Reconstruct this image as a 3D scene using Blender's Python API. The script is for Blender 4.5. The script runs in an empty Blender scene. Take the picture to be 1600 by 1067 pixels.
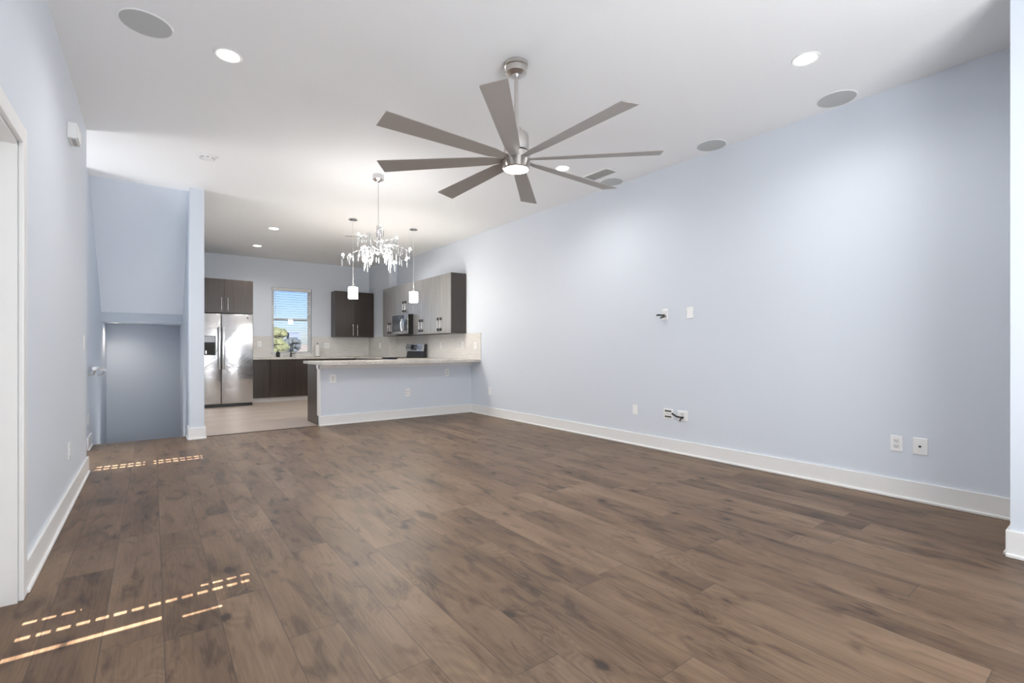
import bpy, bmesh, math, random
from mathutils import Vector, Matrix

random.seed(7)
S = bpy.context.scene
COL = S.collection
PI = math.pi
R = math.radians

# ------------------------------------------------------------------ camera
cam_d = bpy.data.cameras.new('camera')
cam = bpy.data.objects.new('camera', cam_d)
COL.objects.link(cam)
cam.location = (0, 0, 1.11)
cam.rotation_euler = (R(90), 0, -0.6441)
cam_d.sensor_fit = 'HORIZONTAL'
cam_d.sensor_width = 36.0
cam_d.lens = 748.0 / 1600 * 36
cam_d.shift_y = 10.1 / 1600
cam_d.clip_start = 0.02
cam_d.clip_end = 500
S.camera = cam

# ------------------------------------------------------------------ view
S.view_settings.view_transform = 'Standard'
S.view_settings.look = 'None'
S.view_settings.gamma = 1
S.view_settings.use_curve_mapping = False
S.view_settings.exposure = 0.53
S.cycles.use_denoising = True
S.cycles.max_bounces = 10
S.cycles.diffuse_bounces = 6
S.cycles.glossy_bounces = 4
S.cycles.transmission_bounces = 6
S.cycles.transparent_max_bounces = 12
S.cycles.sample_clamp_indirect = 6.0
S.cycles.caustics_reflective = False
S.cycles.caustics_refractive = False

# ------------------------------------------------------------------ sky and sun
SUN_EL = math.atan(0.36)
W = bpy.data.worlds.new('sky')
S.world = W
W.use_nodes = True
wn = W.node_tree.nodes
wl = W.node_tree.links
bg = wn['Background']
sky = wn.new('ShaderNodeTexSky')
sky.sky_type = 'NISHITA'
sky.sun_disc = False
sky.sun_elevation = R(38)
sky.sun_rotation = R(180)
sky.air_density = 1.0
sky.dust_density = 0.6
sky.ozone_density = 3.0
wl.new(sky.outputs[0], bg.inputs[0])
bg.inputs[1].default_value = 0.20

def add_light(name, kind, loc, energy, color=(1, 1, 1), rot=None, parent=None, **kw):
    d = bpy.data.lights.new(name, kind)
    d.energy = energy
    d.color = color
    for k, v in kw.items():
        setattr(d, k, v)
    o = bpy.data.objects.new(name, d)
    COL.objects.link(o)
    o.location = loc
    if rot:
        o.rotation_euler = rot
    if parent:
        o.parent = parent
    return o

# sun low behind the camera, shining towards +Y
sun = add_light('sun', 'SUN', (0, -8, 6), 62, (1.0, 1.0, 1.0), angle=R(0.06))
sun.rotation_euler = Vector((0.0, 1.0, -0.36)).to_track_quat('-Z', 'Y').to_euler()

# daylight entering through the rear windows and the hall window
WARM = (1.0, 0.975, 0.945)
DAY = (0.95, 0.975, 1.0)
add_light('daylight_patio_door', 'AREA', (1.6, -1.25, 1.0), 80, DAY, (R(123), 0, 0), shape='RECTANGLE', size=2.0, size_y=1.4)
add_light('daylight_hall_window', 'AREA', (-1.70, 6.30, 1.30), 24, (1.0, 0.995, 0.99), (R(90), 0, R(-90)), shape='RECTANGLE', size=0.6, size_y=1.3)

# added fill lamp, unseen below the landing edge, brightening the stair soffit
add_light('fill_stair_soffit', 'AREA', (-0.10, 8.42, -0.80), 3.6, (1.0, 0.975, 0.94), (R(192), 0, 0), shape='RECTANGLE', size=0.7, size_y=0.35, spread=R(75))

# ------------------------------------------------------------------ materials
def mat(name, color, rough=0.5, metal=0.0, spec=0.5, ior=None, trans=0.0, emit=None, estr=0.0, coat=0.0, alpha=None):
    m = bpy.data.materials.new(name)
    m.use_nodes = True
    b = m.node_tree.nodes['Principled BSDF']
    b.inputs['Base Color'].default_value = (*color, 1)
    b.inputs['Roughness'].default_value = rough
    b.inputs['Metallic'].default_value = metal
    b.inputs['Specular IOR Level'].default_value = spec
    if ior: b.inputs['IOR'].default_value = ior
    b.inputs['Transmission Weight'].default_value = trans
    b.inputs['Coat Weight'].default_value = coat
    if emit:
        b.inputs['Emission Color'].default_value = (*emit, 1)
        b.inputs['Emission Strength'].default_value = estr
    return m

class NT:
    """small helper for writing node trees"""
    def __init__(self, m):
        self.t = m.node_tree; self.n = self.t.nodes; self.l = self.t.links
        self.b = self.n['Principled BSDF']
    def new(self, t, **kw):
        x = self.n.new(t)
        for k, v in kw.items(): setattr(x, k, v)
        return x
    def put(self, sock, v):
        if hasattr(v, 'links'): self.l.new(v, sock)
        else: sock.default_value = v
    def math(self, op, a, b=None, c=None):
        x = self.new('ShaderNodeMath', operation=op)
        self.put(x.inputs[0], a)
        if b is not None: self.put(x.inputs[1], b)
        if c is not None: self.put(x.inputs[2], c)
        return x.outputs[0]
    def xyz(self, v):
        x = self.new('ShaderNodeSeparateXYZ'); self.l.new(v, x.inputs[0]); return x.outputs
    def comb(self, a, b, c):
        x = self.new('ShaderNodeCombineXYZ')
        for s, v in zip(x.inputs, (a, b, c)): self.put(s, v)
        return x.outputs[0]
    def noise(self, v, scale, detail=4, rough=0.55, dist=0.0):
        x = self.new('ShaderNodeTexNoise')
        self.l.new(v, x.inputs['Vector'])
        x.inputs['Scale'].default_value = scale; x.inputs['Detail'].default_value = detail
        x.inputs['Roughness'].default_value = rough; x.inputs['Distortion'].default_value = dist
        return x.outputs['Fac']
    def ramp(self, f, stops):
        x = self.new('ShaderNodeValToRGB'); self.l.new(f, x.inputs[0])
        e = x.color_ramp.elements
        while len(e) < len(stops): e.new(0.5)
        for q, (p, c) in zip(e, stops):
            q.position = p; q.color = (*c, 1) if len(c) == 3 else c
        return x.outputs[0]
    def mix(self, f, a, b, blend='MIX'):
        x = self.new('ShaderNodeMix', data_type='RGBA', blend_type=blend)
        self.put(x.inputs[0], f); self.put(x.inputs[6], a); self.put(x.inputs[7], b)
        return x.outputs[2]
    def obj(self):
        return self.new('ShaderNodeTexCoord').outputs['Object']
    def bump(self, h, strength, dist=0.01):
        x = self.new('ShaderNodeBump'); self.l.new(h, x.inputs['Height'])
        x.inputs['Strength'].default_value = strength; x.inputs['Distance'].default_value = dist
        self.l.new(x.outputs[0], self.b.inputs['Normal'])

def textured(name, color, rough, scale, strength, dist=0.002):
    m = mat(name, color, rough)
    q = NT(m)
    q.bump(q.noise(q.obj(), scale, 3), strength, dist)
    return m

def planks(name, width, length, xoff, stops, rough, vary, swap=False, seam=0.5, knots=True, seam_w=0.010, spec=0.5):
    m = mat(name, (0.1, 0.08, 0.06), rough, spec=spec)
    q = NT(m)
    o = q.xyz(q.obj())
    x, y = (o[1], o[0]) if swap else (o[0], o[1])
    px = q.math('DIVIDE', q.math('SUBTRACT', x, xoff), width)
    ix = q.math('FLOOR', px); fx = q.math('FRACT', px)
    wn1 = q.new('ShaderNodeTexWhiteNoise', noise_dimensions='1D'); q.l.new(ix, wn1.inputs['W'])
    py = q.math('ADD', q.math('DIVIDE', y, length), q.math('MULTIPLY', wn1.outputs['Value'], 7.3))
    iy = q.math('FLOOR', py); fy = q.math('FRACT', py)
    wn2 = q.new('ShaderNodeTexWhiteNoise', noise_dimensions='2D'); q.l.new(q.comb(ix, iy, 0.0), wn2.inputs['Vector'])
    rnd = wn2.outputs['Value']
    # grain coordinates: stretched along the plank, offset per plank
    gx = q.math('ADD', x, q.math('MULTIPLY', rnd, 37.0))
    gy = q.math('ADD', y, q.math('MULTIPLY', rnd, 91.0))
    v_fine = q.comb(q.math('MULTIPLY', gx, 110.0), q.math('MULTIPLY', gy, 4.0), 0.0)
    v_mid = q.comb(q.math('MULTIPLY', gx, 5.0), q.math('MULTIPLY', gy, 1.3), 0.0)
    fine = q.noise(v_fine, 1.0, 4, 0.65, 0.3)
    mid = q.noise(v_mid, 1.0, 2, 0.5, 0.7)
    f = q.math('ADD', 0.46, q.math('MULTIPLY', q.math('SUBTRACT', fine, 0.5), 0.34))
    f = q.math('ADD', f, q.math('MULTIPLY', q.math('SUBTRACT', rnd, 0.5), vary))
    f = q.math('ADD', f, q.math('MULTIPLY', q.math('SUBTRACT', mid, 0.5), 0.42))
    if knots:
        # cathedral rings that show only in places
        ring = q.math('SINE', q.math('MULTIPLY', mid, 150.0))
        where = q.math('MAXIMUM', q.math('SUBTRACT', q.noise(q.comb(q.math('MULTIPLY', gx, 3.0), q.math('MULTIPLY', gy, 1.5), 3.0), 1.0, 2), 0.42), 0.0)
        f = q.math('ADD', f, q.math('MULTIPLY', q.math('MULTIPLY', ring, where), 0.16))
        # smoky streaks along the grain
        smoke = q.noise(q.comb(q.math('MULTIPLY', gx, 11.0), q.math('MULTIPLY', gy, 3.1), 7.0), 1.0, 4, 0.55, 0.9)
        f = q.math('SUBTRACT', f, q.math('MULTIPLY', q.math('MAXIMUM', q.math('SUBTRACT', smoke, 0.53), 0.0), 1.0))
        # knots: small dark cores with a soft halo
        wob = q.noise(q.comb(q.math('MULTIPLY', gx, 25.0), q.math('MULTIPLY', gy, 12.0), 1.0), 1.0, 3)
        vor = q.new('ShaderNodeTexVoronoi')
        q.l.new(q.comb(q.math('MULTIPLY', gx, 5.2), q.math('MULTIPLY', gy, 3.0), 0.0), vor.inputs['Vector'])
        vor.inputs['Scale'].default_value = 1.0
        dist = q.math('ADD', vor.outputs['Distance'], q.math('MULTIPLY', q.math('SUBTRACT', wob, 0.5), 0.34))
        halo = q.math('SUBTRACT', 1.0, q.math('MINIMUM', q.math('DIVIDE', q.math('MAXIMUM', dist, 0.0), 0.34), 1.0))
        core = q.math('SUBTRACT', 1.0, q.math('MINIMUM', q.math('DIVIDE', q.math('MAXIMUM', dist, 0.0), 0.12), 1.0))
        f = q.math('SUBTRACT', f, q.math('MULTIPLY', q.math('POWER', halo, 2.0), 0.22))
        f = q.math('SUBTRACT', f, q.math('MULTIPLY', core, 0.22))
        f = q.math('ADD', f, 0.04)
    col = q.ramp(f, stops)
    ex = q.math('LESS_THAN', q.math('MINIMUM', fx, q.math('SUBTRACT', 1.0, fx)), seam_w)
    ey = q.math('LESS_THAN', q.math('MINIMUM', fy, q.math('SUBTRACT', 1.0, fy)), seam_w * width / length)
    e = q.math('MAXIMUM', ex, ey)
    col = q.mix(q.math('MULTIPLY', e, seam), col, (0.02, 0.015, 0.012, 1))
    q.l.new(col, q.b.inputs['Base Color'])
    q.l.new(q.math('ADD', rough - 0.05, q.math('MULTIPLY', fine, 0.12)), q.b.inputs['Roughness'])
    q.bump(q.math('SUBTRACT', q.math('MULTIPLY', fine, 0.3), e), 0.12, 0.002)
    return m

M = {}
M['wall'] = textured('wall_paint', (0.672, 0.718, 0.782), 0.55, 90, 0.06)
M['ceiling'] = textured('ceiling_paint', (0.89, 0.895, 0.90), 0.8, 45, 0.25, 0.004)
M['trim'] = mat('trim_white', (0.82, 0.815, 0.805), 0.35)
M['white'] = mat('white_plastic', (0.88, 0.88, 0.875), 0.35)
M['offwhite'] = mat('device_face', (0.74, 0.74, 0.735), 0.4)
M['grey_grille'] = textured('speaker_cloth', (0.52, 0.53, 0.525), 0.8, 500, 0.3)
M['dark'] = mat('black_plastic', (0.012, 0.012, 0.013), 0.3)
M['dark_matte'] = mat('black_matte_metal', (0.010, 0.010, 0.010), 0.65, spec=0.25)
M['black_glass'] = mat('black_glass', (0.008, 0.008, 0.01), 0.06)
M['slot'] = mat('dark_slot', (0.05, 0.05, 0.05), 0.6)
M['duct'] = mat('duct_grey', (0.46, 0.46, 0.455), 0.7)
M['nickel'] = mat('brushed_nickel', (0.62, 0.59, 0.56), 0.28, 1.0)
M['chrome'] = mat('chrome', (0.72, 0.72, 0.73), 0.12, 1.0)
M['blade'] = mat('fan_blade_grey', (0.345, 0.315, 0.29), 0.4)
M['handle'] = mat('handle_steel', (0.62, 0.61, 0.6), 0.22, 1.0)
M['foot'] = mat('handle_foot_painted_reflection', (0.06, 0.06, 0.062), 0.35, 0.6)  # dark reflections at the handle ends, put into the standoff colour
M['lens'] = mat('lamp_lens', (1, 1, 1), 0.4, emit=(1.0, 0.95, 0.88), estr=9)
M['bulb'] = mat('lamp_bulb', (1, 1, 1), 0.3, emit=(1.0, 0.95, 0.88), estr=45)
M['crystal'] = mat('crystal', (0.97, 0.97, 0.97), 0.08, trans=0.72, ior=1.5)
M['slat'] = mat('blind_slat', (0.78, 0.78, 0.77), 0.45)
M['paper'] = textured('paper_towel', (0.82, 0.81, 0.79), 0.9, 200, 0.2)
M['threshold'] = mat('threshold_strip', (0.075, 0.05, 0.04), 0.4)
M['floor'] = planks('brown_laminate', 0.19, 1.28, 0.035,
    [(0.20, (0.026, 0.0135, 0.007)), (0.36, (0.084, 0.047, 0.025)), (0.50, (0.154, 0.094, 0.054)), (0.64, (0.222, 0.145, 0.089))], 0.42, 0.13, spec=0.4)
M['floor_k'] = planks('pale_kitchen_laminate', 0.19, 1.2, 0.05,
    [(0.2, (0.34, 0.27, 0.22)), (0.5, (0.43, 0.355, 0.30)), (0.8, (0.49, 0.415, 0.355))], 0.4, 0.16, swap=True, seam=0.22, knots=False)

def wood_dark(ior):
    m = mat('dark_laminate', (0.03, 0.024, 0.02), 0.26, spec=0.5, ior=ior)
    q = NT(m)
    o = q.xyz(q.obj())
    inf = q.new('ShaderNodeObjectInfo').outputs['Random']
    v = q.comb(q.math('ADD', q.math('MULTIPLY', o[0], 70.0), q.math('MULTIPLY', inf, 50.0)), q.math('MULTIPLY', o[1], 70.0), q.math('MULTIPLY', o[2], 1.6))
    f = q.noise(v, 1.0, 4, 0.6)
    q.l.new(q.ramp(f, [(0.3, (0.028, 0.021, 0.0175)), (0.55, (0.042, 0.031, 0.026)), (0.75, (0.058, 0.044, 0.037))]), q.b.inputs['Base Color'])
    q.l.new(q.math('ADD', 0.27, q.math('MULTIPLY', f, 0.04)), q.b.inputs['Roughness'])
    return m
M['wood'] = wood_dark(1.5)
M['wood_painted_sheen'] = wood_dark(1.8)  # same dark laminate, window reflection put into a lighter, part-metallic grey
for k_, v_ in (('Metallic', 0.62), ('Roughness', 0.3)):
    M['wood_painted_sheen'].node_tree.nodes['Principled BSDF'].inputs[k_].default_value = v_
for e_, c_ in zip([n_ for n_ in M['wood_painted_sheen'].node_tree.nodes if n_.type == 'VALTORGB'][0].color_ramp.elements, ((.36, .35, .34), (.46, .45, .44), (.54, .53, .52))):
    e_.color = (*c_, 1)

def granite():
    m = mat('pale_granite', (0.5, 0.48, 0.44), 0.22)
    q = NT(m)
    a = q.noise(q.obj(), 40, 5, 0.7)
    b = q.noise(q.obj(), 7, 3, 0.5)
    f = q.math('ADD', q.math('MULTIPLY', a, 0.7), q.math('MULTIPLY', b, 0.3))
    q.l.new(q.ramp(f, [(0.3, (0.36, 0.32, 0.28)), (0.5, (0.60, 0.57, 0.52)), (0.68, (0.74, 0.72, 0.68))]), q.b.inputs['Base Color'])
    return m
M['granite'] = granite()

def steel(name, wav, rough):
    m = mat(name, (0.60, 0.60, 0.61), rough, 1.0)
    q = NT(m)
    o = q.xyz(q.obj())
    g = q.noise(q.comb(q.math('MULTIPLY', o[0], 3.0), q.math('MULTIPLY', o[1], 3.0), q.math('MULTIPLY', o[2], 260.0)), 1.0, 2)
    w = q.noise(q.obj(), 3.2, 2, 0.4, 0.6)
    q.bump(q.math('ADD', q.math('MULTIPLY', w, 1.0), q.math('MULTIPLY', g, 0.004)), wav, 0.05)
    q.l.new(q.math('ADD', rough - 0.04, q.math('MULTIPLY', g, 0.08)), q.b.inputs['Roughness'])
    return m
M['steel'] = steel('stainless_steel', 0.22, 0.22)
M['steel_flat'] = steel('stainless_trim', 0.05, 0.22)

def mosaic(name, horiz):
    """small stacked glass tiles, long side horizontal; horiz = index of the horizontal axis"""
    m = mat(name, (0.66, 0.64, 0.61), 0.12)
    q = NT(m)
    o = q.xyz(q.obj())
    h, z = o[horiz], o[2]
    row = q.math('FLOOR', q.math('DIVIDE', z, 0.0165))
    wn1 = q.new('ShaderNodeTexWhiteNoise', noise_dimensions='1D'); q.l.new(row, wn1.inputs['W'])
    cx = q.math('ADD', q.math('DIVIDE', h, 0.11), q.math('MULTIPLY', wn1.outputs['Value'], 3.0))
    ix = q.math('FLOOR', cx)
    wn2 = q.new('ShaderNodeTexWhiteNoise', noise_dimensions='2D'); q.l.new(q.comb(ix, row, 0.0), wn2.inputs['Vector'])
    fz = q.math('FRACT', q.math('DIVIDE', z, 0.0165)); fx = q.math('FRACT', cx)
    e = q.math('MAXIMUM', q.math('LESS_THAN', fz, 0.1), q.math('LESS_THAN', fx, 0.02))
    col = q.ramp(wn2.outputs['Value'], [(0.0, (0.66, 0.64, 0.61)), (0.5, (0.70, 0.685, 0.66)), (1.0, (0.74, 0.73, 0.71))])
    col = q.mix(e, col, (0.66, 0.64, 0.61, 1))
    q.l.new(col, q.b.inputs['Base Color'])
    q.l.new(q.math('ADD', 0.10, q.math('MULTIPLY', e, 0.4)), q.b.inputs['Roughness'])
    tilt = q.math('MULTIPLY', wn2.outputs['Value'], q.math('ADD', q.math('MULTIPLY', fx, 0.8), fz))
    q.bump(q.math('SUBTRACT', tilt, e), 0.30, 0.004)
    return m
M['tile_x'] = mosaic('glass_mosaic_back', 0)
M['tile_y'] = mosaic('glass_mosaic_side', 1)

def glass_pane():
    m = bpy.data.materials.new('window_glass')
    m.use_nodes = True
    q = m.node_tree; n = q.nodes; l = q.links
    n.remove(n['Principled BSDF'])
    out = n['Material Output']
    t = n.new('ShaderNodeBsdfTransparent'); t.inputs[0].default_value = (0.62, 0.65, 0.74, 1)
    g = n.new('ShaderNodeBsdfGlossy'); g.inputs['Roughness'].default_value = 0.02
    f = n.new('ShaderNodeFresnel'); f.inputs[0].default_value = 1.45
    x = n.new('ShaderNodeMixShader')
    l.new(f.outputs[0], x.inputs[0]); l.new(t.outputs[0], x.inputs[1]); l.new(g.outputs[0], x.inputs[2])
    l.new(x.outputs[0], out.inputs[0])
    return m
M['glass'] = glass_pane()

def shade_glass():
    m = mat('lit_shade_glass', (0.95, 0.93, 0.9), 0.3)
    q = NT(m)
    w = q.noise(q.obj(), 45, 2)
    q.l.new(q.math('ADD', 52.0, q.math('MULTIPLY', w, 34.0)), q.b.inputs['Emission Strength'])
    q.b.inputs['Emission Color'].default_value = (1.0, 0.94, 0.85, 1)
    return m
M['shade'] = shade_glass()

def foliage(name, a, b):
    m = mat(name, a, 0.8)
    q = NT(m)
    q.l.new(q.ramp(q.noise(q.obj(), 2.2, 5, 0.7), [(0.35, a), (0.65, b)]), q.b.inputs['Base Color'])
    return m
M['leaf'] = foliage('yellow_green_leaves', (0.030, 0.030, 0.004), (0.060, 0.056, 0.009))
M['leaf_dark'] = foliage('dark_leaves', (0.012, 0.014, 0.011), (0.028, 0.030, 0.022))
M['bark'] = mat('bark', (0.06, 0.045, 0.035), 0.9)
M['sand'] = foliage('pale_sand', (0.10, 0.078, 0.05), (0.135, 0.105, 0.07))
M['far_wall'] = mat('far_building_wall', (0.045, 0.048, 0.055), 0.8)

# ------------------------------------------------------------------ mesh helpers
class MB:
    def __init__(self): self.bm = bmesh.new()
    def _mx(self, geom, mx): bmesh.ops.transform(self.bm, matrix=mx, verts=geom)
    def box(self, x0, x1, y0, y1, z0, z1, bev=0.0, seg=2):
        r = bmesh.ops.create_cube(self.bm, size=1.0)
        vs = r['verts']
        for v in vs:
            v.co = Vector((x0 if v.co.x < 0 else x1, y0 if v.co.y < 0 else y1, z0 if v.co.z < 0 else z1))
        if bev > 0:
            es = list({e for v in vs for e in v.link_edges})
            bmesh.ops.bevel(self.bm, geom=es, offset=bev, segments=seg, affect='EDGES', profile=0.5)
        return self
    def prism(self, pts, axis, a, b):
        """extrude a closed 2D polygon (u,v) along axis from a to b; axis 0: (y,z), 1: (x,z), 2: (x,y)"""
        def P(u, v, w):
            return Vector((w, u, v)) if axis == 0 else Vector((u, w, v)) if axis == 1 else Vector((u, v, w))
        lo = [self.bm.verts.new(P(u, v, a)) for u, v in pts]
        hi = [self.bm.verts.new(P(u, v, b)) for u, v in pts]
        n = len(pts)
        self.bm.faces.new(lo); self.bm.faces.new(hi)
        for i in range(n):
            self.bm.faces.new((lo[i], lo[(i + 1) % n], hi[(i + 1) % n], hi[i]))
        return self
    def lathe(self, prof, seg=32, mx=None, cap=True):
        """prof: list of (r,z) from bottom to top, about the z axis"""
        rings = []; nv = []
        for r, z in prof:
            if r < 1e-6:
                rings.append([self.bm.verts.new((0, 0, z))])
            else:
                rings.append([self.bm.verts.new((r * math.cos(2 * PI * k / seg), r * math.sin(2 * PI * k / seg), z)) for k in range(seg)])
            nv += rings[-1]
        for A, B in zip(rings, rings[1:]):
            for k in range(seg):
                k2 = (k + 1) % seg
                if len(A) == 1 and len(B) == 1: continue
                if len(A) == 1: self.bm.faces.new((A[0], B[k2], B[k]))
                elif len(B) == 1: self.bm.faces.new((A[k], A[k2], B[0]))
                else: self.bm.faces.new((A[k], A[k2], B[k2], B[k]))
        if cap:
            if len(rings[0]) > 1: self.bm.faces.new(rings[0][::-1])
            if len(rings[-1]) > 1: self.bm.faces.new(rings[-1])
        if mx is not None: self._mx(nv, mx)
        return self
    def cyl(self, p, q, r, seg=16, r2=None):
        p, q = Vector(p), Vector(q)
        L = (q - p).length
        mx = Matrix.Translation(p) @ (q - p).to_track_quat('Z', 'Y').to_matrix().to_4x4()
        return self.lathe([(r, 0), (r2 if r2 is not None else r, L)], seg, mx)
    def tube(self, pts, r, seg=8):
        pts = [Vector(p) for p in pts]
        rings = []
        for i, p in enumerate(pts):
            t = (pts[min(i + 1, len(pts) - 1)] - pts[max(i - 1, 0)]).normalized()
            qm = t.to_track_quat('Z', 'Y').to_matrix()
            rr = r[i] if isinstance(r, (list, tuple)) else r
            rings.append([self.bm.verts.new(p + qm @ Vector((rr * math.cos(2 * PI * k / seg), rr * math.sin(2 * PI * k / seg), 0))) for k in range(seg)])
        for A, B in zip(rings, rings[1:]):
            # match ring phase
            off = min(range(seg), key=lambda s: (A[0].co - B[s].co).length)
            B2 = B[off:] + B[:off]
            B[:] = B2
            for k in range(seg):
                self.bm.faces.new((A[k], A[(k + 1) % seg], B[(k + 1) % seg], B[k]))
        self.bm.faces.new(rings[0][::-1]); self.bm.faces.new(rings[-1])
        return self
    def sphere(self, c, r, u=12, v=8, sc=(1, 1, 1)):
        res = bmesh.ops.create_uvsphere(self.bm, u_segments=u, v_segments=v, radius=r)
        for w in res['verts']: w.co = Vector((w.co.x * sc[0], w.co.y * sc[1], w.co.z * sc[2])) + Vector(c)
        return self
    def build(self, name, m, parent=None, smooth=False, loc=None):
        bmesh.ops.recalc_face_normals(self.bm, faces=self.bm.faces[:])
        me = bpy.data.meshes.new(name)
        self.bm.to_mesh(me); self.bm.free()
        if smooth:
            for p in me.polygons: p.use_smooth = True
            me.set_sharp_from_angle(angle=R(35))
        me.materials.append(m)
        o = bpy.data.objects.new(name, me)
        COL.objects.link(o)
        if parent: o.parent = parent
        if loc: o.location = loc
        return o

def tag(o, label, cat, group=None):
    o['label'] = label; o['category'] = cat
    if group: o['group'] = group
    return o
def thing(name, label, cat, loc=(0, 0, 0), rz=0.0, group=None):
    o = bpy.data.objects.new(name, None)
    o.empty_display_size = 0.1
    COL.objects.link(o)
    o.location = loc; o.rotation_euler = (0, 0, rz)
    return tag(o, label, cat, group)
def struct(name, mb, m, parent=None):
    o = mb.build(name, m, parent)
    if not parent: o['kind'] = 'structure'
    return o

H = 3.05
XL, XR, YB = -0.47, 4.42, 11.48
YR = -1.6            # rear wall behind the camera
YP = 7.065           # face of the peninsula half wall
SX0, SX1 = -0.567, 0.362   # stairwell sides
STUB0, STUB1, YS = 0.362, 0.507, 6.95

# ------------------------------------------------------------------ structure: floors and ceiling
fl = MB().box(-0.6, 4.57, -1.75, 7.10, -0.25, 0.0).box(SX0, SX1, 7.10, 7.27, -0.25, 0.0).box(-1.9, -0.6, 5.56, 6.97, -0.25, 0.0)
struct('floor', fl, M['floor'])
struct('floor_kitchen', MB().box(STUB1, 4.57, 7.10, 11.63, -0.25, -0.0), M['floor_k'])
struct('trim_1', MB().box(STUB1 + .016, 1.875, 7.085, 7.118, 0.0, 0.006, .003), M['threshold'])
struct('ceiling', MB().box(-1.9, 4.57, -1.75, 11.63, H, H + 0.2), M['ceiling'])

# ------------------------------------------------------------------ structure: walls
DY0, DY1, DZ = 2.12, 2.97, 2.01     # doorway in the left wall
struct('wall_left', MB().box(-0.60, XL, -1.75, DY0, 0, H).box(-0.60, XL, DY0, DY1, DZ, H).box(-0.60, XL, DY1, 5.68, 0, H), M['wall'])
struct('wall_right', MB().box(XR, XR + .15, 0.445, 11.63, 0, H), M['wall'])
struct('wall_right_return', MB().box(3.65, XR + .15, -1.75, 0.445, 0, H), M['wall'])
WX0, WX1, WZ0, WZ1 = 2.075, 2.905, 0.96, 2.44   # kitchen window
struct('wall_back', MB().box(0.3, WX0, YB, YB + .15, 0, H).box(WX1, XR + .15, YB, YB + .15, 0, H)
       .box(WX0, WX1, YB, YB + .15, 0, WZ0).box(WX0, WX1, YB, YB + .15, WZ1, H), M['wall'])
struct('wall_corner_chase', MB().box(4.24, XR, 10.24, YB, 0, H), M['wall'])
struct('wall_kitchen_left', MB().box(STUB0, STUB1, YS, YB, -2.9, H), M['wall'])
struct('wall_stair_left', MB().box(SX0 - .14, SX0, 6.85, 11.0, -2.9, H).box(-1.9, SX0 - .14, 6.85, 6.97, 0, H), M['wall'])
struct('wall_stair_soffit', MB().prism([(7.15, H), (8.70, 1.61), (8.70, 1.48), (9.9, 1.48), (9.9, H)], 0, SX0, SX1), M['wall'])
struct('wall_stair_end', MB().box(SX0, SX1, 9.66, 9.78, -2.9, 1.48), M['wall'])
stp = MB()
for i in range(6):
    stp.box(SX0, SX1, 7.27 + .25 * i, 7.27 + .25 * (i + 1), -2.9, -.19 * (i + 1))
stp.box(SX0, SX1, 8.77, 9.66, -2.9, -1.33)
struct('floor_stair', stp, M['floor'])
struct('wall_hall', MB().box(-1.9, XL - .13, 5.56, 5.68, 0, H), M['wall'])
HY0, HY1, HZ0, HZ1 = 5.98, 6.62, 0.65, 2.0
struct('wall_hall_end', MB().box(-1.90, -1.76, 5.56, HY0, 0, H).box(-1.90, -1.76, HY1, 6.97, 0, H)
       .box(-1.90, -1.76, HY0, HY1, 0, HZ0).box(-1.90, -1.76, HY0, HY1, HZ1, H), M['wall'])
# rear wall with a narrow window by the left wall and a wide patio door
struct('wall_rear', MB().box(-0.6, 0.44, YR - .15, YR, 0, 0.9).box(-0.6, 0.44, YR - .15, YR, 2.85, H)
       .box(-0.6, -0.465, YR - .15, YR, .9, 2.85)
       .box(0.44, 0.85, YR - .15, YR, 0, H).box(0.85, 3.55, YR - .15, YR, 2.6, H).box(3.55, 3.66, YR - .15, YR, 0, H), M['wall'])
struct('wall_peninsula', MB().box(1.905, XR, YP, YP + .11, 0, .872), M['wall'])

# ------------------------------------------------------------------ structure: baseboards and trim
def bb(name, segs):
    mb = MB()
    for (x0, x1, y0, y1, shoe) in segs:
        mb.box(x0, x1, y0, y1, 0, 0.142, 0.003)
        sx, sy = shoe
        a, b = (x0 - .011 if sx < 0 else x0), (x1 + .011 if sx > 0 else x1)
        c, d = (y0 - .011 if sy < 0 else y0), (y1 + .011 if sy > 0 else y1)
        mb.box(a, b, c, d, 0, 0.02, 0.005)
    return struct(name, mb, M['trim'])
bb('baseboard_left', [(XL, XL + .016, DY1 + .075, 5.68, (1, 0)), (XL - .13, XL + .016, 5.68, 5.696, (0, 1))])
bb('baseboard_right', [(XR - .016, XR, 0.445, YP, (-1, 0))])
bb('baseboard_return', [(3.634, 3.65, -1.6, 0.461, (-1, 0)), (3.65, XR - .016, 0.445, 0.461, (0, 1))])
bb('baseboard_peninsula', [(1.885, XR - .016, YP - .016, YP, (0, -1))])
bb('baseboard_stub', [(STUB0 - .016, STUB1 + .016, YS - .016, YS, (0, -1)), (STUB0 - .016, STUB0, YS, 7.26, (-1, 0)), (STUB1, STUB1 + .016, YS, 7.11, (1, 0))])
bb('baseboard_stair', [(SX0, SX0 + .016, 6.86, 7.26, (1, 0))])
# white corner trim and apron band on the peninsula half wall
struct('trim_2', MB().box(1.888, 1.905, YP - .012, YP + .11, 0.142, .872, .002), M['trim'])
struct('trim_3', MB().box(1.876, XR, YP - .022, YP, 0.815, .872, .003).box(1.876, 1.888, YP - .022, YP + .11, 0.815, .872, .003), M['trim'])

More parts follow.
